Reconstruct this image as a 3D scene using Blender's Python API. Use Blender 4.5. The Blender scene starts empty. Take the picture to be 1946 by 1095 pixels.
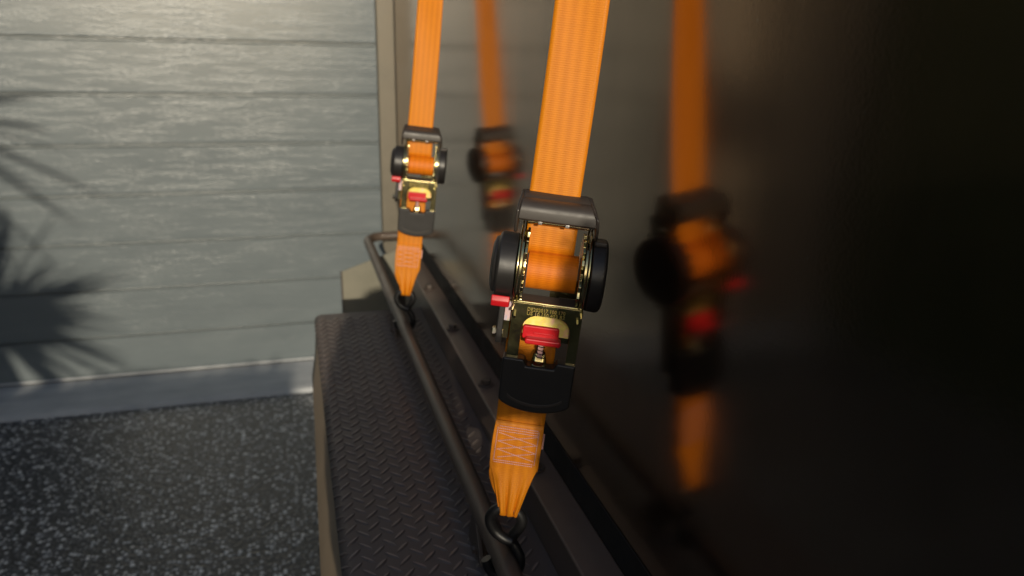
import bpy, bmesh, math, random
from math import radians as R, sin, cos, pi
from mathutils import Vector, Matrix, noise

random.seed(7)
scene = bpy.context.scene
COL = scene.collection

# ------------------------------------------------------------------ camera
H = 1.40                                   # camera height above the driveway
cd = bpy.data.cameras.new('camera')
cam = bpy.data.objects.new('camera', cd)
COL.objects.link(cam)
CR = Matrix(((0.96029201, 0.06441396, -0.2714592),
             (-0.27814307, 0.29709277, -0.91343983),
             (0.02181029, 0.95267346, 0.30321211)))
m4 = CR.to_4x4(); m4.translation = (0, 0, H)
cam.matrix_world = m4
cd.sensor_width = 36.0
cd.lens = 36.0 * 1422 / 1946
cd.clip_start = 0.02; cd.clip_end = 3000
cd.dof.use_dof = True
cd.dof.focus_distance = 0.70
cd.dof.aperture_fstop = 5.6
scene.camera = cam

# ------------------------------------------------------------------ light
SUN = Vector((0.145, 1.0, -0.275)).normalized()      # travel direction of the light
el = math.asin(-SUN.z)
w = bpy.data.worlds.new('World'); scene.world = w; w.use_nodes = True
wn = w.node_tree.nodes; wl = w.node_tree.links
sky = wn.new('ShaderNodeTexSky'); sky.sky_type = 'NISHITA'; sky.sun_disc = False
sky.sun_elevation = el
sky.sun_rotation = math.atan2(-SUN.x, -SUN.y)
bg = wn['Background']; bg.inputs[1].default_value = 0.15
wl.new(sky.outputs[0], bg.inputs[0])
sd = bpy.data.lights.new('sun', 'SUN'); sd.energy = 3.3; sd.angle = R(0.53); sd.color = (1.0, 0.89, 0.70)
so = bpy.data.objects.new('sun', sd); COL.objects.link(so)
so.rotation_euler = SUN.to_track_quat('-Z', 'Y').to_euler()
vs = scene.view_settings
vs.view_transform = 'Standard'; vs.look = 'None'; vs.exposure = -0.2; vs.gamma = 1

# ------------------------------------------------------------------ materials
def pm(name, base, rough=0.5, metal=0.0, ior=1.5, spec=0.5):
    m = bpy.data.materials.new(name); m.use_nodes = True
    b = m.node_tree.nodes['Principled BSDF']
    b.inputs['Base Color'].default_value = (*base, 1)
    b.inputs['Roughness'].default_value = rough
    b.inputs['Metallic'].default_value = metal
    b.inputs['IOR'].default_value = ior
    b.inputs['Specular IOR Level'].default_value = spec
    return m

class NT:
    def __init__(s, m): s.t = m.node_tree; s.b = s.t.nodes['Principled BSDF']
    def n(s, typ, **kw):
        nd = s.t.nodes.new(typ)
        for k, v in kw.items():
            if k.startswith('i_'):
                key = k[2:].replace('_', ' ')
                nd.inputs[int(key) if key.isdigit() else key].default_value = v
            else: setattr(nd, k, v)
        return nd
    def l(s, a, b): s.t.links.new(a, b)
    def coord(s, scale=(1, 1, 1), out='Object'):
        c = s.n('ShaderNodeTexCoord'); mp = s.n('ShaderNodeMapping'); mp.inputs['Scale'].default_value = scale
        s.l(c.outputs[out], mp.inputs[0]); return mp.outputs[0]
    def noise(s, co, scale, detail=3, rough=.5, dist=0):
        nz = s.n('ShaderNodeTexNoise'); nz.inputs['Scale'].default_value = scale
        nz.inputs['Detail'].default_value = detail; nz.inputs['Roughness'].default_value = rough; nz.inputs['Distortion'].default_value = dist
        s.l(co, nz.inputs['Vector']); return nz.outputs['Fac']
    def ramp(s, fac, stops):
        r = s.n('ShaderNodeValToRGB'); e = r.color_ramp.elements
        while len(e) < len(stops): e.new(.5)
        for i, (p, c) in enumerate(stops):
            e[i].position = p; e[i].color = (*c, 1) if len(c) == 3 else c
        s.l(fac, r.inputs[0]); return r.outputs[0]
    def math(s, op, a, b=None, c=None):
        m = s.n('ShaderNodeMath', operation=op)
        for i, x in enumerate((a, b, c)):
            if x is None: continue
            if isinstance(x, (int, float)): m.inputs[i].default_value = x
            else: s.l(x, m.inputs[i])
        return m.outputs[0]
    def bump(s, h, strength=.3, dist=.001, prev=None):
        b = s.n('ShaderNodeBump'); b.inputs['Strength'].default_value = strength; b.inputs['Distance'].default_value = dist
        s.l(h, b.inputs['Height'])
        if prev is not None: s.l(prev, b.inputs['Normal'])
        return b.outputs[0]
    def set(s, inp, out): s.l(out, s.b.inputs[inp])

M = {}
# orange polyester webbing: crosswise ribs, a few lengthwise twill stripes
def webbing(name, base):
    m = pm(name, base, .55, spec=.35); t = NT(m)
    c = t.n('ShaderNodeTexCoord'); sp = t.n('ShaderNodeSeparateXYZ'); t.l(c.outputs['Object'], sp.inputs[0])
    wob = t.noise(t.coord((60, 60, 900)), 1.0, 2)
    zz = t.math('ADD', t.math('MULTIPLY', sp.outputs[2], 2 * pi / .00205), t.math('MULTIPLY', wob, 1.0))
    ribs = t.math('MULTIPLY_ADD', t.math('SINE', zz), .5, .5)
    xs = t.math('MULTIPLY_ADD', t.math('SINE', t.math('MULTIPLY', sp.outputs[0], 2 * pi / .0102)), .5, .5)
    fine = t.noise(t.coord((1800, 1800, 700)), 1.0, 2)
    big = t.noise(t.coord((14, 14, 9)), 1.0, 3)
    hgt = t.math('ADD', t.math('MULTIPLY', ribs, t.math('MULTIPLY_ADD', xs, -.3, 1.0)), t.math('MULTIPLY', fine, .5))
    t.set('Normal', t.bump(hgt, .28, .00040))
    k = t.math('ADD', t.math('MULTIPLY', ribs, .07), t.math('MULTIPLY', xs, .13))
    k = t.math('ADD', k, t.math('MULTIPLY', big, .32)); k = t.math('ADD', k, t.math('MULTIPLY', fine, .18))
    b = base
    t.set('Base Color', t.ramp(k, [(.12, (b[0] * .74, b[1] * .64, b[2] * .5)), (.62, (min(b[0] * 1.12, .95), b[1] * 1.22, b[2] * 1.9))]))
    t.b.inputs['Sheen Weight'].default_value = .04; t.b.inputs['Sheen Roughness'].default_value = .4
    t.b.inputs['Sheen Tint'].default_value = (1, .6, .25, 1)
    return m
M['web'] = webbing('orange_webbing', (.73, .232, .003))
M['web_roll'] = webbing('orange_webbing_roll', (.78, .20, .002))
M['thread'] = pm('pale_thread', (.70, .40, .38), .6)

def plastic(name, base, rough, grain=.25):
    m = pm(name, base, rough); t = NT(m)
    g = t.noise(t.coord((1, 1, 1)), 2600, 2); g2 = t.noise(t.coord(), 60, 4, .6)
    t.set('Normal', t.bump(g, grain, .0001))
    t.set('Roughness', t.ramp(g2, [(.3, (rough * .85,) * 3), (.7, (min(1, rough * 1.2),) * 3)]))
    sc = t.noise(t.coord((30, 400, 90)), 1.0, 4, .7)
    t.set('Base Color', t.ramp(sc, [(.35, tuple(x * .9 for x in base)), (.66, tuple(x * 1.05 for x in base)), (.74, tuple(x * 1.8 + .02 for x in base))]))
    return m
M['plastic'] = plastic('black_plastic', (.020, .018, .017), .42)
M['plastic_lit'] = plastic('lit_black_plastic', (.046, .037, .031), .42)  # lighter copy of the black plastic, sunlit tone put into the colour
M['vinyl'] = plastic('black_vinyl', (.010, .0095, .010), .45, .1)
M['red'] = plastic('red_plastic', (.62, .012, .018), .33, .08)

m = pm('yellow_zinc', (.5, .45, .2), .3, 1.0); t = NT(m)
n1 = t.noise(t.coord(), 55, 4, .6, .6); n2 = t.noise(t.coord(), 900, 3)
t.set('Base Color', t.ramp(n1, [(.28, (.46, .34, .25)), (.42, (.52, .44, .22)), (.55, (.56, .50, .25)), (.72, (.50, .36, .25))]))
t.set('Roughness', t.ramp(n1, [(.3, (.17,) * 3), (.75, (.24,) * 3)])); M['zinc'] = m
m = pm('worn_yellow_zinc', (.5, .45, .2), .42, .85); t = NT(m)
n1 = t.noise(t.coord(), 90, 3, .6, .4); n2 = t.noise(t.coord(), 700, 3)
t.set('Base Color', t.ramp(n1, [(.3, (.40, .22, .14)), (.46, (.36, .29, .06)), (.6, (.40, .32, .12)), (.75, (.42, .24, .18))]))
m.node_tree.nodes['Principled BSDF'].inputs['Roughness'].default_value = .5; M['zinc_worn'] = m
M['steel'] = pm('bright_steel', (.60, .57, .56), .28, 1.0)
m = pm('holographic_sticker', (.8, .6, .62), .35); t = NT(m)
t.set('Base Color', t.ramp(t.noise(t.coord((300, 300, 120)), 1, 2), [(.3, (.55, .52, .62)), (.5, (.78, .52, .54)), (.7, (.55, .62, .42))])); M['sticker'] = m

# gloss black trailer skin with orange peel and dust
m = pm('bronze_trailer_paint', (.29, .212, .15), .16, .97); t = NT(m)
peel = t.noise(t.coord(), 330, 2, .5); wav = t.noise(t.coord((1, 1, 1)), 2.2, 2)
nb = t.bump(wav, .12, .012); t.set('Normal', t.bump(peel, .05, .0008, nb))
du = t.n('ShaderNodeTexVoronoi'); du.inputs['Scale'].default_value = 34; t.l(t.coord((1, 1, .7)), du.inputs['Vector'])
dm = t.math('LESS_THAN', du.outputs['Distance'], .026)
rnd = t.n('ShaderNodeSeparateColor'); t.l(du.outputs['Color'], rnd.inputs[0])
dm = t.math('MULTIPLY', dm, t.math('GREATER_THAN', rnd.outputs[0], .74))
sm = t.noise(t.coord((1, 3, 1)), 3.5, 5, .65)
mx = t.n('ShaderNodeMixRGB'); t.l(dm, mx.inputs[0])
t.l(t.ramp(sm, [(.3, (.275, .202, .140)), (.7, (.325, .242, .172))]), mx.inputs[1]); mx.inputs[2].default_value = (.35, .32, .28, 1)
t.set('Base Color', mx.outputs[0])
t.set('Roughness', t.ramp(sm, [(.3, (.12,) * 3), (.75, (.18,) * 3)])); M['skin'] = m

def paint(name, base, rough, bumpy=.15, ior=1.5, dust=.05):
    m = pm(name, base, rough, ior=ior); t = NT(m)
    a = t.noise(t.coord(), 420, 3); d = t.noise(t.coord(), 9, 6, .68)
    t.set('Normal', t.bump(a, bumpy, .0006))
    t.set('Base Color', t.ramp(d, [(.35, base), (.7, tuple(x + dust * y for x, y in zip(base, (.75, .62, .5))))]))
    t.set('Roughness', t.ramp(d, [(.3, (rough * .85,) * 3), (.7, (min(1, rough * 1.3),) * 3)]))
    return m
M['frame'] = paint('black_frame_paint', (.066, .048, .039), .38, dust=.03)
M['rail'] = paint('black_rail_paint', (.10, .072, .054), .36, dust=.04)
M['checker'] = paint('black_checker_plate', (.105, .084, .077), .46, .3, dust=.035)
M['ledge'] = paint('brown_ledge_paint', (.125, .088, .070), .34, dust=.05)
M['mask_black'] = paint('reflection_mask_black', (.010, .009, .009), .6, dust=.004)  # for the added strip that hides the rail's mirror image
M['worn'] = paint('worn_sheen_tread_tops', (.22, .18, .16), .30, .2, dust=.10)  # tread wear, with a light sheen also put into the colour
M['alu'] = paint('champagne_metal', (.145, .128, .095), .45, .2, dust=.05)
M['skirt'] = paint('sun_toned_dusty_skirt', (.40, .30, .20), .5, .3, dust=.1)  # tan base raised to stand in for sunlight on the skirt
M['plate'] = paint('beige_plate', (.20, .19, .145), .55, .3, dust=.06)
M['rubber'] = paint('tyre_rubber', (.018, .018, .019), .75, .3)

# garage door: painted steel with embossed wood grain
m = pm('embossed_door_paint', (.29, .31, .28), .31, spec=.55); t = NT(m)
g1 = t.noise(t.coord((48, 48, 210)), 1.0, 2, .5)
g2 = t.noise(t.coord((14, 14, 150)), 1.0, 2, .5)
g3 = t.noise(t.coord((150, 40, 10)), 1.0, 2, .6)
msk = t.noise(t.coord((4.2, 4.2, 40)), 1.0, 5, .7); msk2 = t.noise(t.coord((1.2, 1.2, 4)), 1.0, 3)
hh = t.math('ADD', t.math('MULTIPLY', g1, 1.0), t.math('MULTIPLY', g2, .5)); hh = t.math('ADD', hh, t.math('MULTIPLY', g3, .55))
amp = t.math('MULTIPLY', t.ramp(msk, [(.47, (.12,) * 3), (.60, (1,) * 3)]), t.ramp(msk2, [(.3, (.5,) * 3), (.7, (1,) * 3)]))
t.set('Normal', t.bump(t.math('MULTIPLY', t.math('SUBTRACT', hh, .84), amp), .9, .0021))
t.set('Base Color', t.ramp(t.noise(t.coord((.8, .8, 3)), 3, 5, .6), [(.3, (.136, .160, .171)), (.7, (.168, .194, .204))]))
M['door'] = m
m = pm('rendered_wall', (.32, .29, .24), .9); t = NT(m)
t.set('Normal', t.bump(t.noise(t.coord(), 120, 5, .6), .5, .004)); M['render_wall'] = m
m = pm('roof_tile', (.10, .075, .065), .8); M['rooftile'] = m
m = pm('concrete', (.27, .275, .28), .8); t = NT(m)
t.set('Base Color', t.ramp(t.noise(t.coord((1, 3, 1)), 5, 6, .65), [(.3, (.40, .42, .44)), (.7, (.56, .57, .58))]))
t.set('Normal', t.bump(t.noise(t.coord(), 260, 4), .3, .002)); M['concrete'] = m

# exposed-aggregate driveway: dark matrix, white and grey pebbles
m = pm('exposed_aggregate', (.06, .06, .06), .36, ior=1.55); t = NT(m)
vo = t.n('ShaderNodeTexVoronoi'); vo.inputs['Scale'].default_value = 80
wco = t.n('ShaderNodeMixRGB', blend_type='ADD'); wco.inputs[0].default_value = .006
co = t.coord(); nzc = t.n('ShaderNodeTexNoise'); nzc.inputs['Scale'].default_value = 90; t.l(co, nzc.inputs['Vector'])
t.l(co, wco.inputs[1]); t.l(nzc.outputs['Color'], wco.inputs[2]); t.l(wco.outputs[0], vo.inputs['Vector'])
sc = t.n('ShaderNodeSeparateColor'); t.l(vo.outputs['Color'], sc.inputs[0])
peb = t.ramp(sc.outputs[0], [(.0, (.055, .060, .072)), (.42, (.14, .147, .165)), (.62, (.32, .33, .35)), (.75, (.68, .69, .71)), (.90, (.95, .95, .95))])
edge = t.math('LESS_THAN', vo.outputs['Distance'], t.math('MULTIPLY_ADD', sc.outputs[1], .35, .27))
mx = t.n('ShaderNodeMixRGB'); t.l(edge, mx.inputs[0]); mx.inputs[1].default_value = (.048, .053, .062, 1); t.l(peb, mx.inputs[2])
lg = t.noise(t.coord(), 1.3, 4); mz = t.n('ShaderNodeMixRGB', blend_type='MULTIPLY'); mz.inputs[0].default_value = .6
t.l(mx.outputs[0], mz.inputs[1]); t.l(t.ramp(lg, [(.3, (.6, .6, .6)), (.7, (1, 1, 1))]), mz.inputs[2])
t.set('Base Color', mz.outputs[0])
t.set('Normal', t.bump(t.math('SUBTRACT', 1.0, vo.outputs['Distance']), .6, .004)); M['aggregate'] = m
m = pm('leaf_green', (.045, .075, .028), .5); t = NT(m)
t.set('Base Color', t.ramp(t.noise(t.coord(), 3, 3), [(.3, (.03, .055, .02)), (.7, (.075, .11, .04))])); M['leaf'] = m
M['yleaf'] = pm('spear_leaf', (.05, .085, .045), .45)
M['bark'] = pm('bark', (.13, .10, .07), .9)

# ------------------------------------------------------------------ helpers
def link(name, bm, mat, parent=None, bevel=0, segs=2, smooth=True, mm=False):
    if mm: bmesh.ops.scale(bm, vec=(.001,) * 3, verts=bm.verts)
    bmesh.ops.recalc_face_normals(bm, faces=bm.faces)
    me = bpy.data.meshes.new(name); bm.to_mesh(me); bm.free()
    if smooth:
        for p in me.polygons: p.use_smooth = True
        me.set_sharp_from_angle(angle=R(38))
    me.materials.append(mat)
    o = bpy.data.objects.new(name, me); COL.objects.link(o)
    if parent is not None: o.parent = parent
    if bevel:
        b = o.modifiers.new('bevel', 'BEVEL'); b.width = bevel; b.segments = segs; b.limit_method = 'ANGLE'; b.angle_limit = R(35)
        b.harden_normals = False
        wn_ = o.modifiers.new('wn', 'WEIGHTED_NORMAL'); wn_.keep_sharp = False
        me.set_sharp_from_angle(angle=pi)
    return o

def root(name, loc, label, cat, rot=(0, 0, 0), group=None):
    o = bpy.data.objects.new(name, None); COL.objects.link(o); o.location = loc; o.rotation_euler = rot
    o.empty_display_size = .1
    o['label'] = label; o['category'] = cat
    if group: o['group'] = group
    return o

def box(bm, x0, x1, y0, y1, z0, z1):
    v = [bm.verts.new((x, y, z)) for x in (x0, x1) for y in (y0, y1) for z in (z0, z1)]
    for f in ((0, 1, 3, 2), (4, 6, 7, 5), (0, 4, 5, 1), (2, 3, 7, 6), (0, 2, 6, 4), (1, 5, 7, 3)): bm.faces.new([v[i] for i in f])
    return v

def prism(bm, pts, axis, a0, a1):
    """closed polygon pts (2-D) extruded along axis ('x': pts are (y,z); 'y': (x,z); 'z': (x,y))"""
    def mk(p, a):
        return {'x': (a, p[0], p[1]), 'y': (p[0], a, p[1]), 'z': (p[0], p[1], a)}[axis]
    A = [bm.verts.new(mk(p, a0)) for p in pts]; B = [bm.verts.new(mk(p, a1)) for p in pts]
    n = len(pts)
    bm.faces.new(A); bm.faces.new(B[::-1])
    for i in range(n): bm.faces.new((A[i], A[(i + 1) % n], B[(i + 1) % n], B[i]))

def lathe_x(bm, prof, cy, cz, n=48):
    """prof: list of (x, r) revolved about the x axis through (cy, cz)"""
    rings = []
    for x, r in prof:
        if r <= 1e-6: rings.append([bm.verts.new((x, cy, cz))])
        else: rings.append([bm.verts.new((x, cy + r * cos(2 * pi * i / n), cz + r * sin(2 * pi * i / n))) for i in range(n)])
    for a, b in zip(rings, rings[1:]):
        for i in range(n):
            j = (i + 1) % n
            if len(a) == 1: bm.faces.new((a[0], b[i], b[j]))
            elif len(b) == 1: bm.faces.new((a[i], b[0], a[j]))
            else: bm.faces.new((a[i], b[i], b[j], a[j]))

def smooth_path(pts, k=6):
    P = [Vector(p) for p in pts]; out = []
    for i in range(len(P) - 1):
        p0 = P[max(i - 1, 0)]; p1 = P[i]; p2 = P[i + 1]; p3 = P[min(i + 2, len(P) - 1)]
        for j in range(k):
            t = j / k
            out.append(.5 * ((2 * p1) + (p2 - p0) * t + (2 * p0 - 5 * p1 + 4 * p2 - p3) * t * t + (3 * p1 - p0 - 3 * p2 + p3) * t ** 3))
    out.append(P[-1]); return out

def tube(bm, pts, r, n=14, caps=True):
    P = [Vector(p) for p in pts]; rings = []
    T0 = (P[1] - P[0]).normalized()
    N = T0.orthogonal().normalized()
    for i, p in enumerate(P):
        T = (P[min(i + 1, len(P) - 1)] - P[max(i - 1, 0)]).normalized()
        N = (N - T * N.dot(T)).normalized(); B = T.cross(N)
        rr = r(i / (len(P) - 1)) if callable(r) else r
        rings.append([bm.verts.new(p + N * rr * cos(2 * pi * k / n) + B * rr * sin(2 * pi * k / n)) for k in range(n)])
    for a, b in zip(rings, rings[1:]):
        for k in range(n): bm.faces.new((a[k], a[(k + 1) % n], b[(k + 1) % n], b[k]))
    if caps: bm.faces.new(rings[0][::-1]); bm.faces.new(rings[-1])

def grid_strip(bm, rows, thick=None):
    """rows: list of lists of Vectors -> quad sheet"""
    V = [[bm.verts.new(p) for p in r] for r in rows]
    for a, b in zip(V, V[1:]):
        for i in range(len(a) - 1): bm.faces.new((a[i], a[i + 1], b[i + 1], b[i]))

def solid(o, t, off=0.0):
    s = o.modifiers.new('solid', 'SOLIDIFY'); s.thickness = t; s.offset = off; return o

def rrect(x0, x1, z0, z1, r, k=5, rt=None):
    """rounded rectangle, counter-clockwise; rt = separate radius for the top corners"""
    rt = r if rt is None else rt; out = []
    for cx, cz, rr, a0 in ((x1 - r, z0 + r, r, -pi / 2), (x1 - rt, z1 - rt, rt, 0), (x0 + rt, z1 - rt, rt, pi / 2), (x0 + r, z0 + r, r, pi)):
        for i in range(k + 1):
            a = a0 + pi / 2 * i / k; out.append((cx + rr * cos(a), cz + rr * sin(a)))
    return out

def ring_plate(bm, outer, inner, y0, y1):
    n = len(outer)
    L = [[bm.verts.new((p[0], y, p[1])) for p in poly] for poly in (outer, inner) for y in (y0, y1)]
    o0, o1, i0, i1 = L
    for i in range(n):
        j = (i + 1) % n
        bm.faces.new((o0[i], o0[j], i0[j], i0[i])); bm.faces.new((o1[i], i1[i], i1[j], o1[j]))
        bm.faces.new((o0[i], o1[i], o1[j], o0[j])); bm.faces.new((i0[i], i0[j], i1[j], i1[i]))

def children(o): return [c for c in bpy.data.objects if c.parent == o]
def copy_tree(o, parent=None):
    c = o.copy(); COL.objects.link(c)
    if parent is not None: c.parent = parent
    for ch in children(o): copy_tree(ch, c)
    return c

def struct(o): o['kind'] = 'structure'; return o

# ------------------------------------------------------------------ setting: driveway, apron, garage
bm = bmesh.new(); box(bm, -400, 400, -400, 400, -.5, 0)
struct(link('driveway', bm, M['aggregate'], smooth=False))
bm = bmesh.new()
prism(bm, [(3.00, .0), (3.012, .016), (3.05, .022), (4.2, .026), (4.2, -.1), (3.00, -.1)], 'x', -2.0, 2.0)
struct(link('threshold_slab', bm, M['concrete'], bevel=.003))

DY = 3.29
gar = root('garage', (0, DY, 0), 'pale grey garage with a ribbed wood-grain door behind the trailer', 'garage')
bm = bmesh.new()
D0, D1 = -1.32, 1.45
prof = []                                        # (y offset, z): face with a twin-bead groove every 0.2 m
z = .05
prof += [(.004, .040), (0, .046)]
grooves = [H + g for g in (-1.187, -.982, -.785, -.587, -.39, -.195, .01, .21, .41, .61)]
for i, g in enumerate(grooves):
    deep = .012 if i % 3 == 0 else .010
    prof += [(0, g - .012), (-.0035, g - .008), (-.0035, g - .0045), (deep, g - .004), (deep, g + .0034), (-.003, g + .0039), (-.003, g + .008), (0, g + .010)]
prof += [(0, 2.2)]
pts = [(p[0], p[1]) for p in prof] + [(.04, 2.2), (.04, .040)]
prism(bm, pts, 'x', D0, D1)
door = link('garage_door', bm, M['door'], gar, smooth=False)
bm = bmesh.new(); prism(bm, [(-.003, .031), (-.004, .036), (-.0005, .0395), (.030, .0395), (.030, .028)], 'x', D0, D1)
link('bottom_seal', bm, M['concrete'], door, smooth=False)
bm = bmesh.new(); box(bm, D0, D1, .006, .03, 0.022, .030); link('rubber_strip', bm, M['rubber'], door, smooth=False)
bm = bmesh.new()
box(bm, -6, D0 - .004, -.04, .3, 0, 2.9); box(bm, D1 + .004, 6, -.10, .3, 0, 2.9); box(bm, D0 - .002, D1 + .002, -.10, .3, 2.2, 2.899)
link('wall', bm, M['render_wall'], gar, smooth=False)
bm = bmesh.new(); prism(bm, [(-.6, 2.86), (-.6, 2.98), (4.2, 4.9), (4.2, 4.7)], 'x', -2.5, 6.3); link('roof', bm, M['rooftile'], gar, smooth=False)

# ------------------------------------------------------------------ box trailer
WX = .316; YF = 2.36; YR = -2.6
tr = root('box_trailer', (1.2, 0, 0), 'glossy black enclosed trailer with checker plate mudguard and side rail', 'trailer')
def tl(name, bm, mat, parent=tr, **k):
    bmesh.ops.translate(bm, vec=(-1.2, 0, 0), verts=bm.verts)
    return link(name, bm, mat, parent, **k)
FZ = H - .600        # mudguard top
LZ = H - .535        # base rail top
TOP = 1.955
bm = bmesh.new(); box(bm, WX, WX + .03, YR, YF - .02, LZ - .01, TOP); tl('side_wall', bm, M['skin'])
bm = bmesh.new(); box(bm, WX + .03, 2.10, YR + .03, YF - .02, FZ - .05, TOP - .03); tl('body', bm, M['frame'], bevel=.01)
bm = bmesh.new(); box(bm, WX - .012, 2.12, YR - .01, YF, TOP, TOP + .035); tl('roof', bm, M['frame'], bevel=.012)
# corner post: square front corner section with a chamfered foot
bm = bmesh.new()
prism(bm, [(.264, H - .612), (.264, TOP - .001), (WX - .0005, TOP - .001), (WX - .0005, H - .735), (.309, H - .735)], 'y', 2.345, 2.385)
tl('corner_post', bm, M['alu'], bevel=.004)
bm = bmesh.new(); box(bm, WX - .0018, WX - .0002, YR + .2, 2.33, LZ + .0004, LZ + .040); tl('reflection_mask_strip', bm, M['mask_black'], smooth=False)  # added dark strip, hides the base rail's reflection in the wall
# base rail: flat lip with hex bolts, dark web below
bm = bmesh.new()
prism(bm, [(.2700, LZ - .006), (.2700, LZ), (WX - .0005, LZ), (WX - .0005, FZ - .12), (.276, FZ - .12), (.276, LZ - .006)], 'y', YR + .2, 1.96)
rail = tl('base_rail', bm, M['ledge'], bevel=.0034)
bolts = [.30 + .27 * i - .002 for i in range(-3, 7)]
def bolt_mesh(r=.0085, h=.010):
    bm = bmesh.new()
    ring = lambda rad, z, n, ph=0: [bm.verts.new((rad * cos(2 * pi * i / n + ph), rad * sin(2 * pi * i / n + ph), z)) for i in range(n)]
    def stack(rs):
        for a, b in zip(rs, rs[1:]):
            for i in range(len(a)): bm.faces.new((a[i], a[(i + 1) % len(a)], b[(i + 1) % len(a)], b[i]))
        bm.faces.new(rs[-1])
    stack([ring(r * 1.55, 0, 24), ring(r * 1.55, .0018, 24), ring(r * 1.48, .0024, 24)])
    stack([ring(r, .0022, 6), ring(r, h - .0012, 6), ring(r * .88, h, 6)])
    return bm
b0 = None
for y in bolts:
    if b0 is None:
        b0 = link('bolt', bolt_mesh(), M['frame'], rail); b = b0
    else:
        b = b0.copy(); COL.objects.link(b); b.parent = rail
    b.location = (.2875 - 1.2, y, LZ + .0002); b.rotation_euler = (0, 0, random.random())
# mudguard (checker plate)
FX0, FX1, FY0, FY1 = .0265, .2755, -1.1, 1.705
RAD = .016
bm = bmesh.new()
sect = [(FX1, FZ)]
for i in range(9):
    a = pi / 2 + pi / 2 * i / 8
    sect.append((FX0 + RAD + RAD * cos(a), FZ - RAD + RAD * sin(a)))
sect.append((FX0, FZ - .034))
inner = [(x + .003 if i > 0 else x, z_ - .003) for i, (x, z_) in enumerate(sect)][::-1]
inner[0] = (FX0 + .003, FZ - .034)
prism(bm, sect + inner, 'y', FY0, FY1)
# raised tread bars
arc = RAD * pi / 2
def wrap(s, y, h):
    xf = FX0 + RAD                       # s: distance to the left of the start of the bend is negative
    if s >= 0: return Vector((xf + s, y, FZ + h))
    if s > -arc:
        a = pi / 2 + (-s) / RAD
        return Vector((xf + (RAD + h) * cos(a), y, FZ - RAD + (RAD + h) * sin(a)))
    return Vector((FX0 - h, y, FZ - RAD + (s + arc)))
def bar(cs, cy, ang, L=.0132, W=.0034, hh=.0019):
    d = (cos(ang), sin(ang)); e = (-d[1], d[0])
    def P(a, b, h): return bm.verts.new(wrap(cs + d[0] * a + e[0] * b, cy + d[1] * a + e[1] * b, h))
    base = [P(-L, 0, .0001), P(-L * .6, -W * .8, .0001), P(0, -W, .0001), P(L * .6, -W * .8, .0001), P(L, 0, .0001), P(L * .6, W * .8, .0001), P(0, W, .0001), P(-L * .6, W * .8, .0001)]
    top = [P(-L * .8, 0, hh * .55), P(-L * .5, -W * .3, hh), P(0, -W * .4, hh), P(L * .5, -W * .3, hh), P(L * .8, 0, hh * .55), P(L * .5, W * .3, hh), P(0, W * .4, hh), P(-L * .5, W * .3, hh)]
    for i in range(8): bm.faces.new((base[i], base[(i + 1) % 8], top[(i + 1) % 8], top[i]))
    f = bm.faces.new(top); f.material_index = 1
px, py = .0300, .0262
ny = int((FY1 - FY0 - .02) / py)
for j in range(ny):
    for i in range(-1, 9):
        s = i * px; y = FY0 + .016 + j * py
        if -.020 < s < .222: bar(s, y, R(47))
        s2 = s + px / 2
        if -.020 < s2 < .222 and j < ny - 1: bar(s2, y + py / 2, R(-43))
fender = tl('mudguard', bm, M['checker']); fender.data.materials.append(M['worn'])
# outer skirt flaring slightly under the edge
bm = bmesh.new()
rows = []
for y in [FY0 + .01 + i * (FY1 - FY0 - .02) / 40 for i in range(41)]:
    xb = .0015 + max(0, (y - .75)) * .0125 + .0012 * sin(y * 5)
    rows.append([Vector((FX0 + .0035, y, FZ - .020)), Vector((FX0 + .002, y, FZ - .040)), Vector(((FX0 + xb) / 2 + .004, y, FZ - .09)), Vector((xb, y, FZ - .15)), Vector((xb + .001, y, FZ - .165))])
grid_strip(bm, rows)
sk = tl('skirt', bm, M['skirt'], fender); solid(sk, .003)
bm = bmesh.new(); prism(bm, [(FX0 + .006, FZ - .0035), (FX1 - .002, FZ - .0035), (FX1 - .002, FZ - .30), (FX0 + .012, FZ - .30)], 'y', FY1 - .012, FY1 - .006); tl('end_panel', bm, M['checker'], fender)
# wheel beneath it
whl = None
for yc in (.25, -.55):
    bm = bmesh.new(); lathe_x(bm, [(.05, .20), (.045, .25), (.055, .305), (.08, .325), (.20, .325), (.225, .305), (.235, .25), (.23, .20), (.05, .20)], yc, .325, 56)
    ty = tl('tyre', bm, M['rubber'])
    bm = bmesh.new(); lathe_x(bm, [(.06, .2005), (.055, .195), (.07, .17), (.10, .16), (.10, .06), (.08, .05), (.08, 0)], yc, .325, 40); tl('rim', bm, M['steel'], ty)
# side rail tube with its bent end, gusset brackets
TX, TZ = .199, H - .545
bm = bmesh.new()
path = [(TX, YR + .6, TZ), (TX, -1, TZ), (TX, 0, TZ), (TX, .5, TZ), (TX, 1, TZ), (TX, 1.6, TZ), (TX, 2.16, TZ)]
for i in range(1, 9):
    a = pi / 2 * i / 8
    path.append((TX + .045 * (1 - cos(a)), 2.16 + .045 * sin(a), TZ + .004 * i / 8))
path += [(TX + .075, 2.205, TZ + .004), (.311, 2.205, TZ + .004)]
tube(bm, path, .0132, 20)
tie = tl('tie_rail', bm, M['rail'])
def gusset(y):
    bm = bmesh.new()
    prism(bm, [(y - .034, FZ + .0021), (y + .030, FZ + .0021), (y + .012, TZ - .004), (y - .006, TZ - .004)], 'x', TX - .012, TX - .006)
    g = tl('bracket', bm, M['frame'], tie, bevel=.0012)
    b = b0.copy(); COL.objects.link(b); b.name = 'bracket_bolt'; b.parent = g; b.location = (TX - .0121 - 1.2, y - .014, FZ + .014); b.scale = (.55, .55, .55); b.rotation_euler = (0, -pi / 2, 0)
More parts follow.
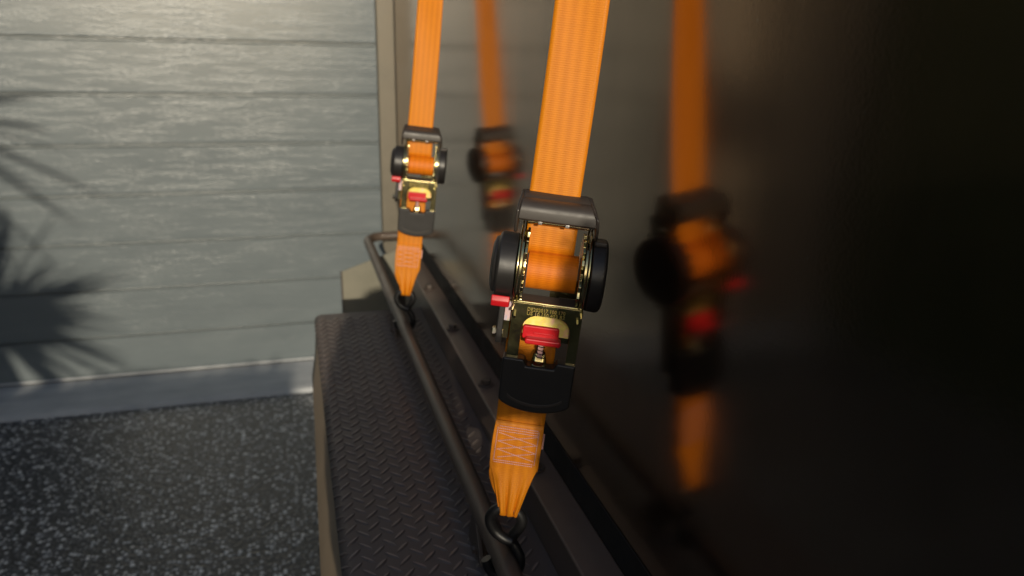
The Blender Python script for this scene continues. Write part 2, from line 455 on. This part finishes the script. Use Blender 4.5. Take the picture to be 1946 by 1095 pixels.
for y in (.772, 1.545, -.03, -.83): gusset(y)
# light-coloured guard plate at the front of the wheel bay, and its black brace
bm = bmesh.new()
prism(bm, [(.128, H - 1.02), (.128, H - .672), (.305, H - .610), (.305, H - 1.02)], 'y', 2.300, 2.305)
gp = tl('guard_plate', bm, M['plate'], bevel=.001)
bm = bmesh.new(); box(bm, .1235, .1272, 2.292, 2.309, H - 1.02, H - .671); tl('edge_trim', bm, M['frame'], gp)
bm = bmesh.new()
prism(bm, [(.232, H - .655), (.262, H - .640), (.330, H - .775), (.330, H - .835)], 'y', 2.310, 2.335); tl('brace', bm, M['frame'], bevel=.002)

# ------------------------------------------------------------------ ratchet strap (local mm: x across, y away from camera, z along the webbing)
def strap(loc, label, group, yaw):
    rt = root('ratchet_strap', loc, label, 'ratchet strap', (0, .1039, yaw), group)
    rt.rotation_mode = 'ZYX'
    RL = (Matrix.Rotation(.1039, 3, 'Y') @ Matrix.Rotation(yaw, 3, 'Z')).transposed()
    CU = 3.0; CI = 5.0; C = 10.5                                             # centre line of the buckle
    def add(name, bm, mat, parent=rt, **k): return link(name, bm, mat, parent, mm=True, **k)
    # upper webbing: straight, then twisted out of view and laid over the roof edge
    bm = bmesh.new(); rows = []; N = 12
    zs = [338 + i * 12.069 for i in range(59)]
    for z in zs:
        tw = -R(70) * ((z - 338) / 712) ** 1.7
        cx = CU + .6 * sin(z / 60)
        rows.append([Vector((cx + (-24.8 + 49.6 * i / N) * cos(tw), .5 * sin(z / 45 + i * .4) + (-24.8 + 49.6 * i / N) * sin(tw), z)) for i in range(N + 1)])
    wx, wy, wz = RL @ Vector((1, 0, 0)), RL @ Vector((0, 1, 0)), RL @ Vector((0, 0, 1))
    for dx in (2, 30, 120, 400, 900):
        lift = 24 if dx > 2 else 8
        rows.append([Vector((CU, 0, 1046)) + wx * dx + wz * lift + wy * (24.8 - 49.6 * i / N) for i in range(N + 1)])
    grid_strip(bm, rows); solid(add('upper_webbing', bm, M['web']), .0017)
    # part that runs down behind the roll, and the roll itself
    bm = bmesh.new()
    rows = [[Vector((CI - 24.8 + 49.6 * i / N, y, z)) for i in range(N + 1)] for y, z in ((2, 338), (1.5, 325), (1, 310), (2, 300))]
    grid_strip(bm, rows); solid(add('inner_webbing', bm, M['web']), .0017)
    bm = bmesh.new()
    prof = []
    n = 90
    A = []
    for k in range(2):
        x = C + (-24.6, 24.8)[k]
        A.append([bm.verts.new((x, 1 + 19.4 * (1 - .0) * cos(2 * pi * i / n) * (1 - .06 * (i / n)), 283.5 + 19.4 * sin(2 * pi * i / n) * (1 - .06 * (i / n)))) for i in range(n)])
    for i in range(n):
        j = (i + 1) % n; bm.faces.new((A[0][i], A[0][j], A[1][j], A[1][i]))
    cL, cR = bm.verts.new((C - 24.2, 1, 283.5)), bm.verts.new((C + 24.4, 1, 283.5))
    for i in range(n):
        j = (i + 1) % n; bm.faces.new((A[0][j], A[0][i], cL)); bm.faces.new((A[1][i], A[1][j], cR))
    add('webbing_roll', bm, M['web_roll'])
    CC = 8.5
    # top grip cover
    bm = bmesh.new()
    sec = [(-1, 362), (9, 363)]
    sec = [(9, 361.5), (3, 363), (-6, 360.5)]
    for i in range(7):
        a = R(65) + R(115) * i / 6
        sec.append((-15 + 11.5 * cos(a), 346 + 11.5 * sin(a)))
    sec += [(-26.8, 338), (-22.5, 337), (-20, 346), (-10, 352), (9, 353)]
    prism(bm, sec, 'x', CC - 37.6, CC + 37.6)
    def taper(bm):
        for v in bm.verts:
            if v.co.z > 344: v.co.x -= (10.0 if v.co.x > CC else -3.0) * (v.co.z - 344) / 19
    taper(bm)
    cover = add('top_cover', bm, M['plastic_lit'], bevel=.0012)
    for x0, x1 in ((CC - 40.5, CC - 37.2), (CC + 37.2, CC + 40.5)):
        bm = bmesh.new()
        prism(bm, [(10, 361), (2, 362.6), (-8, 359), (-18, 355), (-25.5, 346), (-25, 335), (-19, 324), (-12, 322), (-10, 330), (9, 340)], 'x', x0, x1)
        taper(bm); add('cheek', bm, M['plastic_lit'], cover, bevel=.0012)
    for x in (-18, 8):
        bm = bmesh.new(); box(bm, CC + x, CC + x + 4, -23.5, -22, 334.2, 337.2)
        add('clip_tab', bm, M['steel'], cover, bevel=.0003)
    bm = bmesh.new(); tube(bm, [(C - 30, -8, 333.5), (C, -8, 333.5), (C + 30, -8, 333.5)], 1.8, 14); add('cross_rod', bm, M['zinc'])
    bm = bmesh.new(); box(bm, C - 36, C + 36, -20, -15, 336, 343); add('cover_lining', bm, M['plastic'], cover)
    # side plates (two a side), ratchet gears
    def plate_outline(r, top, bot, fr=0):
        pts = []
        for i in range(25):
            a = R(78) + R(204) * i / 24          # sweeps the camera side
            pts.append((2 + r * cos(a), 287 + r * sin(a)))
        return [(16, top), (-14, top)] + pts + [(-30, bot + 3), (-28, bot), (12, bot)]
    for s in (-1, 1):
        bm = bmesh.new(); prism(bm, plate_outline(41, 341, 246), 'x', C + s * 33.2, C + s * 35.0); add('side_plate', bm, M['zinc'], bevel=.0005)
        bm = bmesh.new(); prism(bm, plate_outline(38.6, 338, 240), 'x', C + s * 30.0, C + s * 31.9); add('side_plate', bm, M['zinc'], bevel=.0005)
        bm = bmesh.new(); T = 18; pts = []
        for i in range(T):
            for da, rr in ((0, 33), (.10, 38.2), (.52, 38.2), (.62, 36.0), (.93, 32.6)):
                a = 2 * pi * (i + da) / T * -s; pts.append((1 + rr * cos(a), 288 + rr * sin(a)))
        prism(bm, pts, 'x', C + s * 26.2, C + s * 28.9); add('ratchet_gear', bm, M['zinc'], bevel=.0004)
    # drum housings
    bm = bmesh.new()
    lathe_x(bm, [(C - 36, 0), (C - 36, 33), (C - 52, 33.5), (C - 54, 32), (C - 54.6, 30.5), (C - 54.8, 28.5), (C - 58, 27.5), (C - 59, 25), (C - 59.2, 0)], -5, 286.5, 64)
    ld = add('drum', bm, M['plastic'], bevel=.0008)
    bm = bmesh.new(); lathe_x(bm, [(C - 59.0, 24), (C - 60.2, 22), (C - 60.4, 0)], -5, 286.5, 48); add('drum_badge', bm, M['plastic_lit'], ld)
    bm = bmesh.new(); prism(bm, [(-22, 249), (-31, 250.5), (-33, 256), (-31, 262), (-20, 258)], 'x', C - 55.5, C - 37.5); add('release_button', bm, M['red'], bevel=.0012)
    bm = bmesh.new()
    lathe_x(bm, [(C + 36, 0), (C + 36, 36.0), (C + 46, 36.6), (C + 49, 35.6), (C + 50.5, 33), (C + 51, 0)], -8, 288.5, 64)
    rd = add('drum', bm, M['plastic'], bevel=.0008)
    bm = bmesh.new(); box(bm, C + 36.5, C + 48, -26, -12, 321, 325); add('drum_lip', bm, M['plastic_lit'], rd, bevel=.0008)
    # handle: sheet-metal channel with a rounded window
    bm = bmesh.new()
    outer = rrect(C - 34.2, C + 35.6, 172, 254, 2.5, 6); inner = rrect(C - 22.5, C + 25.5, 183, 242.5, 1.5, 6, rt=15)
    ring_plate(bm, outer, inner, -20.5, -18.6)
    hp = add('handle_plate', bm, M['zinc'], bevel=.0005)
    for x in (C - 34.3, C + 33.9):
        bm = bmesh.new(); box(bm, x, x + 1.8, -18.55, 2, 170, 253)
        add('channel_side', bm, M['zinc'], hp, bevel=.0005)
    bm = bmesh.new(); prism(bm, [(-18.5, 252.2), (-18.5, 254), (-6, 260), (-6, 258.3)], 'x', C - 33, C + 33); add('folded_edge', bm, M['plastic_lit'], hp, bevel=.0004)
    bm = bmesh.new(); tube(bm, [(C - 33.4, -17, 254.5), (C, -17, 254.5), (C + 33.8, -17, 254.5)], 1.5, 10); add('rolled_edge', bm, M['zinc'], hp)
    # stamped lettering
    for i, (txt, zz, xx, wd) in enumerate((('DE202017 100 170', 249.6, C - 19.5, 38.0), ('US 10,150,403 B2', 245.2, C - 19.5, 38.0))):
        cu = bpy.data.curves.new('t', 'FONT'); cu.body = txt; cu.size = 1; cu.extrude = .03; cu.offset = .012; cu.resolution_u = 2
        ob = bpy.data.objects.new('t', cu); COL.objects.link(ob); bpy.context.view_layer.update()
        me = bpy.data.meshes.new_from_object(ob.evaluated_get(bpy.context.evaluated_depsgraph_get()))
        bpy.data.objects.remove(ob)
        wv = max(v.co.x for v in me.vertices); sx = wd / wv; szz = 3.7 / .72
        for v in me.vertices: v.co = Vector((xx + v.co.x * sx, -20.6 - v.co.z * 8, zz - 2.6 + v.co.y * szz)) * .001
        me.materials.append(M['zinc_worn'])
        to = bpy.data.objects.new('stamped_lettering', me); COL.objects.link(to); to.parent = hp
    # window contents: slide plate, red tab, threaded stem, spring, clip
    bm = bmesh.new(); prism(bm, [(-9.5, 243.5), (-8.2, 243.5), (-15.4, 222), (-16.7, 222)], 'x', C - 21.8, C + 25); add('slide_plate', bm, M['zinc_worn'], bevel=.0003)
    bm = bmesh.new(); box(bm, C + 12, C + 33, -13.0, -9.8, 215, 222); add('slide_bar', bm, M['zinc'], bevel=.0004)
    bm = bmesh.new()
    prism(bm, rrect(C - 21.2, C + 15.4, 217, 231.0, 2.5, 4), 'y', -18.5, -13.2)
    tab = add('red_tab', bm, M['red'], bevel=.0012)
    bm = bmesh.new(); prism(bm, rrect(C - 18.0, C + 18.2, 214.5, 220.5, 2.4, 4), 'y', -27.5, -14.5); add('tab_lip', bm, M['red'], tab, bevel=.0016, segs=3)
    bm = bmesh.new(); prism(bm, rrect(C - 10.5, C + 10.5, 223.2, 225.0, .8, 3), 'y', -19.3, -18.4); add('tab_ridge', bm, M['red'], tab, bevel=.0004)
    bm = bmesh.new(); prism(bm, rrect(C - 3.6, C + 1.6, 199, 215, .6, 2), 'y', -18.5, -14); add('stem', bm, M['thread'], bevel=.0006)
    bm = bmesh.new()
    tube(bm, [(C - 1 + 3.9 * cos(a), -16 + 3.9 * sin(a), 213.5 - a * .62) for a in [i * .35 for i in range(72)]], .5, 6); add('spring', bm, M['plastic'])
    bm = bmesh.new()
    secs = [(203, -12.0, 5.0), (201, -14.8, 6.2), (197, -15.4, 7.0), (193.5, -16.6, 7.6), (192, -19, 7.6), (190.5, -21.0, 7.6), (181, -21.3, 7.6)]
    grid_strip(bm, [[Vector((C - 1 - w_, y, z)), Vector((C - 1 - w_ * .4, y, z)), Vector((C - 1 + w_ * .4, y, z)), Vector((C - 1 + w_, y, z))] for z, y, w_ in secs])
    solid(add('spring_clip', bm, M['zinc']), .0012)
    # lower grip
    bm = bmesh.new()
    bot = [(C - 37.0 + 73.0 * i / 16, 151.0 - 10.5 * (1 - ((i - 8) / 8) ** 2) ** .8) for i in range(17)]
    outl = bot + [(C + 36.2, 196.5), (C + 17.0, 197.0), (C + 14.6, 190.5), (C - 13.4, 190.5), (C - 15.8, 197.0), (C - 37.4, 197.2)]
    prism(bm, outl, 'y', -25.5, -8)
    grip = add('lower_grip', bm, M['plastic'], bevel=.0022, segs=3)
    bm = bmesh.new()
    b2 = [(C - 28.5 + 56 * i / 16, 156 - 8.6 * (1 - ((i - 8) / 8) ** 2) ** .8) for i in range(17)]
    b3 = [(x, z + 3.0) for x, z in b2][::-1]
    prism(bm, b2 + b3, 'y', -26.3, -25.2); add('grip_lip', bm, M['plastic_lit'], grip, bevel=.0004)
    # spacer between the plates seen under the roll
    bm = bmesh.new(); prism(bm, [(C - 29.8, 256), (C + 8, 256), (C + 11, 259.5), (C + 29.8, 259.5), (C + 29.8, 247), (C - 29.8, 247)], 'y', -4, -1.5); add('spacer_bar', bm, M['plastic_lit'], bevel=.0004)
    bm = bmesh.new(); box(bm, C + 1, C + 29.5, 9, 11, 244, 276); add('pawl_plate', bm, M['zinc'], bevel=.0004)
    # left arm with its bolt, sticker
    bm = bmesh.new(); prism(bm, [(-14, 256), (-4, 256), (-2, 214), (-6, 206), (-13, 207), (-17, 216)], 'x', C - 47.5, C - 41.5)
    arm = add('pawl_arm', bm, M['plastic'], bevel=.001)
    bm = bmesh.new(); lathe_x(bm, [(C - 41, 3.4), (C - 48.4, 3.4), (C - 48.6, 6.0), (C - 51.2, 6.0), (C - 52, 5.2), (C - 52, 0)], -10, 217, 6); add('arm_bolt', bm, M['zinc'], arm)
    bm = bmesh.new(); box(bm, C - 41.3, C - 35.6, -11.2, -9.8, 231, 251); add('sticker', bm, M['sticker'], arm)
    bm = bmesh.new(); box(bm, C - 41.3, C - 35.5, -9.7, -4, 212, 252); add('arm_spacer', bm, M['zinc'], arm)
    # lower webbing, sewn end, gathered loop round the hook eye
    bm = bmesh.new()
    rows = [[Vector((-.4 - 25.8 + 51.6 * i / N, 0.6 * sin(z / 15 + i * .5), z)) for i in range(N + 1)] for z in range(62, 240, 8)]
    grid_strip(bm, rows); lw = solid(add('lower_webbing', bm, M['web']), .0017)
    bm = bmesh.new()
    K = 40; rows = []
    def row(y, z, half, cx, ple, ph):
        r = []
        for i in range(K + 1):
            u = -1 + 2 * i / K
            fold = ple * (.55 * sin(u * 9 + ph) + .35 * sin(u * 17 + 1 + ph) - .8 * u * u)
            r.append(Vector((cx + half * u, y - fold, z)))
        return r
    for z in range(117, 62, -6):
        q = (117 - z) / 54
        rows.append(row(-2.6 - .5 * sin(q * 3), z, 25.6 + 1.0 * sin(q * pi), -.6 - .8 * q, .25, 0))
    for i in range(1, 15):
        q = i / 14; s_ = q * q * (3 - 2 * q)
        rows.append(row(-2.6 - 4.4 * s_, 63 - 51 * q, 25.6 - 14.6 * (q ** .85), -1.2 + 1.0 * q, .25 + 2.2 * s_, .4))
    for i in range(1, 10):
        a = pi * i / 10
        rows.append(row(-7.4 * cos(a) + .4, 11.5 - 7.8 * sin(a), 10.8, 0, 2.2 * cos(a), .4))
    for i in range(0, 12):
        q = i / 11; s_ = q * q * (3 - 2 * q)
        rows.append(row(7.6 - 5.4 * s_, 12 + 51 * q, 10.8 + 14.6 * s_, -.4 - 4.2 * sin(q * pi), -2.0 * (1 - s_) - .2, .9))
    rows.append(row(2.2, 75, 25.6, -.6, -.1, 0)); rows.append(row(2.2, 117, 25.6, -.4, -.1, 0))
    grid_strip(bm, rows); loop = solid(add('sewn_loop', bm, M['web'], lw), .0016)
    bm = bmesh.new(); box(bm, 23.5, 27.5, 1.0, 1.6, 88, 106); add('care_tag', bm, M['thread'], lw)
    # stitching: double rows top and bottom, side row, crossing zigzags
    bm = bmesh.new()
    def dash(a, b, step=2.0, ln=1.4, r=.52):
        a = Vector(a); b = Vector(b); L = (b - a).length; d = (b - a) / L; k = 0
        while k * step + ln < L:
            p = a + d * (k * step); q = p + d * ln
            f = lambda v: Vector((v[0], -4.35 - .25 * sin((117 - v[1]) / 18), v[1]))
            tube(bm, [f(p), f((p + q) / 2) + Vector((0, -.15, 0)), f(q)], r, 5); k += 1
    x0, x1 = -21.5, 20.5
    for z in (111.5, 108.8, 106.0): dash((x0, z), (x1, z - .5))
    for z in (71.5, 69.0): dash((x0 - 1.5, z), (x1 - .5, z - .3))
    dash((x0 - 1.5, 110), (x0 - 2.0, 70)); dash((x1 + .4, 110), (x1 - .2, 70))
    zz = [104, 94, 84.5, 74.5]
    for k in range(3):
        l = (x0, x1) if k % 2 == 0 else (x1, x0)
        dash((l[0], zz[k]), (l[1], zz[k + 1])); dash((l[1], zz[k]), (l[0], zz[k + 1]))
    add('stitching', bm, M['thread'], loop)
    # vinyl dipped hook: eye, shank, crook under the rail
    bm = bmesh.new()
    eye = [(8.5, -2.5, -27), (0, -1.5, -25.5), (-11, 0, -19.5), (-17.6, 0, -10), (-18.6, 0, 0), (-12, 0, 9.5), (-1, 0, 12.5), (10.5, 0, 9.0), (16.2, 0, 0), (14.5, 1, -11), (8.8, 2.5, -22)]
    hk = [(8.2, 2.6, -30), (14.0, 1.5, -38), (19.5, 0, -48), (20.5, 0, -58)]
    cx, cz, rr = 2.2, -53.5, 18.3
    for i in range(2, 12):
        a = -pi * i / 12 * 1.05; hk.append((cx + rr * cos(a), 0, cz - 3 + rr * sin(a)))
    hk += [(cx - rr - 1.5, 0, cz - 2)]
    tube(bm, smooth_path(eye + hk, 6), 6.1, 16)
    add('hook', bm, M['vinyl'])
    return rt

G = 'orange ratchet straps hooked to the side rail'
s1 = strap((.203, .68, H - .492), 'orange ratchet strap nearest the camera with larger half-shaded buckle', G, -R(20))
s2 = copy_tree(s1)
s2.location = (.207, 1.465, H - .490)
s2.scale = (.96,) * 3; s2.rotation_euler = (.015, .094, -R(12))
s2['label'] = 'smaller fully sunlit orange ratchet strap beside the pale front corner post'

# ------------------------------------------------------------------ unseen yuccas, plus hedges and a shrub added to shape the shade
def leaf_cloud(bm, n, f, size):
    for _ in range(n):
        p, nrm = f()
        d = Vector((random.uniform(-1, 1), random.uniform(-1, 1), random.uniform(-1, 1))).normalized()
        e = d.orthogonal().normalized(); s = size * random.uniform(.6, 1.4)
        g = d.cross(e)
        v = [bm.verts.new(p + d * s + nrm * 0), bm.verts.new(p + e * s * .45 + g * s * .12), bm.verts.new(p - d * s), bm.verts.new(p - e * s * .45 + g * s * .12)]
        bm.faces.new(v)

def hedge(name, x0, x1, y0, y1, top, label, n, amp=.03):
    r = root(name, ((x0 + x1) / 2, (y0 + y1) / 2, 0), label, 'hedge')
    ox, oy = r.location.x, r.location.y
    tp = lambda x, y: (top(x, y) if callable(top) else top) + amp * noise.noise(Vector((x * 3, y * 3, 1.7)))
    bm = bmesh.new()
    nx = max(4, int((x1 - x0) / .15)); ny_ = max(3, int((y1 - y0) / .15)); g = {}
    for i in range(nx + 1):
        for j in range(ny_ + 1):
            x = x0 + (x1 - x0) * i / nx; y = y0 + (y1 - y0) * j / ny_
            g[i, j] = bm.verts.new((x - ox, y - oy, tp(x, y) - .03)); g[i, j, 0] = bm.verts.new((x - ox, y - oy, 0)) if i in (0, nx) or j in (0, ny_) else None
    for i in range(nx):
        for j in range(ny_): bm.faces.new((g[i, j], g[i + 1, j], g[i + 1, j + 1], g[i, j + 1]))
        for j in (0, ny_): bm.faces.new((g[i, j], g[i + 1, j], g[i + 1, j, 0], g[i, j, 0]))
    for j in range(ny_):
        for i in (0, nx): bm.faces.new((g[i, j], g[i, j + 1], g[i, j + 1, 0], g[i, j, 0]))
    def f():
        x = random.uniform(x0, x1); y = random.uniform(y0, y1); z = random.uniform(.05, 1); T = tp(x, y)
        k = random.random()
        if k < .35: z = T - random.uniform(0, .05)
        else:
            z *= T
            if x1 - x0 > y1 - y0: y = random.choice((y0, y1)) + random.uniform(-.03, .03)
            else: x = random.choice((x0, x1)) + random.uniform(-.03, .03)
        return Vector((x - ox, y - oy, z)), Vector((0, 0, 1))
    leaf_cloud(bm, n, f, .035)
    link('foliage', bm, M['leaf'], r, smooth=False)
    bm = bmesh.new(); tube(bm, [(0, 0, 0), (0, 0, .4)], .03, 8); link('stem', bm, M['bark'], r)
hedge('added_shade_hedge', -6, 3, -3.1, -2.5, lambda x, y: .045 + 5.79 * .275 - .17 * min(1, max(0, (x + .92) / .10)), 'added unseen green hedge behind the viewer that shades the drive', 9000, .02)  # added light blocker, top height tuned to where its shadow ends
hedge('added_dark_hedge', -2.75, -2.15, -1.2, 3.15, 3.2, 'added unseen tall hedge on the left that darkens reflections and shades the wall', 7000)  # added for a dark reflection in the trailer side and shade beside the door

shr = root('added_shade_shrub', (-.1, -.86, 0), 'added unseen green shrub shaped to shade the near buckle and mudguard', 'shrub')  # added light blocker behind the camera
bm = bmesh.new()
def blob(c, r, n, leaf):
    g = bmesh.ops.create_icosphere(bm, subdivisions=3, radius=1.0)
    def sup(q): return 1 / (abs(q.x) ** 5 + abs(q.y) ** 5 + abs(q.z) ** 5) ** .2
    for v in g['verts']:
        q = v.co.normalized(); k = sup(q) * (1 + .03 * noise.noise(q * 3 + Vector(c)))
        v.co = Vector(c) + Vector((q.x * r[0] * k, q.y * r[1] * k, q.z * r[2] * k))
    def f():
        q = Vector((random.gauss(0, 1), random.gauss(0, 1), random.gauss(0, 1))).normalized(); k = random.uniform(.96, 1.02) * sup(q)
        return Vector(c) + Vector((q.x * r[0] * k, q.y * r[1] * k, q.z * r[2] * k)), q
    leaf_cloud(bm, n, f, leaf)
blob((-.06, 0, 1.367), (.108, .13, .148), 1500, .010)  # lobes sized by where their shadows fall on the strap and mudguard
blob((.10, 0, .645), (.14, .16, .645), 1600, .012)
blob((.08, 0, 1.492), (.09, .05, .032), 500, .007)
blob((.214, 0, 1.20), (.098, .10, .455), 1200, .009)
for k in range(11):  # thin rods added across the gap to dim sun on the lower webbing
    xx = .015 + .0130 * k; tube(bm, [(xx, .004 * (k % 2), 1.30), (xx + .001, .004 * (k % 2), 1.40), (xx, 0, 1.48)], .0017, 5)
link('foliage', bm, M['leaf'], shr, smooth=False)
bm = bmesh.new(); tube(bm, [(0, 0, 0), (0, 0, .5)], .03, 8); link('stem', bm, M['bark'], shr)

def yucca(name, loc, label, heads, L=.5, n=95):
    r = root(name, loc, label, 'yucca', group='spiky yuccas beside the drive')
    bmt = bmesh.new(); bml = bmesh.new()
    for hx, hy, hz, sc in heads:
        top = Vector((hx, hy, hz)); tube(bmt, smooth_path([(0, 0, 0), (hx * .3, hy * .3, hz * .5), top], 4), lambda t: .06 - .02 * t, 8)
        for i in range(n):
            d = Vector((random.gauss(0, 1), random.gauss(0, .8), random.gauss(.02, .42))).normalized()
            side = d.cross(Vector((0, 0, 1))).normalized(); ln = L * sc * random.uniform(.55, 1.12)
            up = side.cross(d); rows = []
            for k in range(6):
                q = k / 5; p = top + d * ln * q - Vector((0, 0, .12 * ln * q * q * (1 if d.z < .6 else .2)))
                wd = .025 * sc * (1 - q) ** .6 * (.55 + .9 * min(q * 3, 1)) + .0006
                rows.append([p - side * wd, p + up * wd * -.35, p + side * wd])
            grid_strip(bml, rows)
    link('trunk', bmt, M['bark'], r); link('crown', bml, M['yleaf'], r)
    return r
yucca('yucca', (-1.92, -1.5, 0), 'spiky yucca with a low rosette left of the viewer', [(0, 0, 1.63, 1.2)], n=170)
yucca('yucca', (-2.02, -1.2, 0), 'tall spiky yucca with a high rosette left of the viewer', [(0, 0, 2.36, 1.3), (-.25, -.1, 1.5, .9)], n=62)
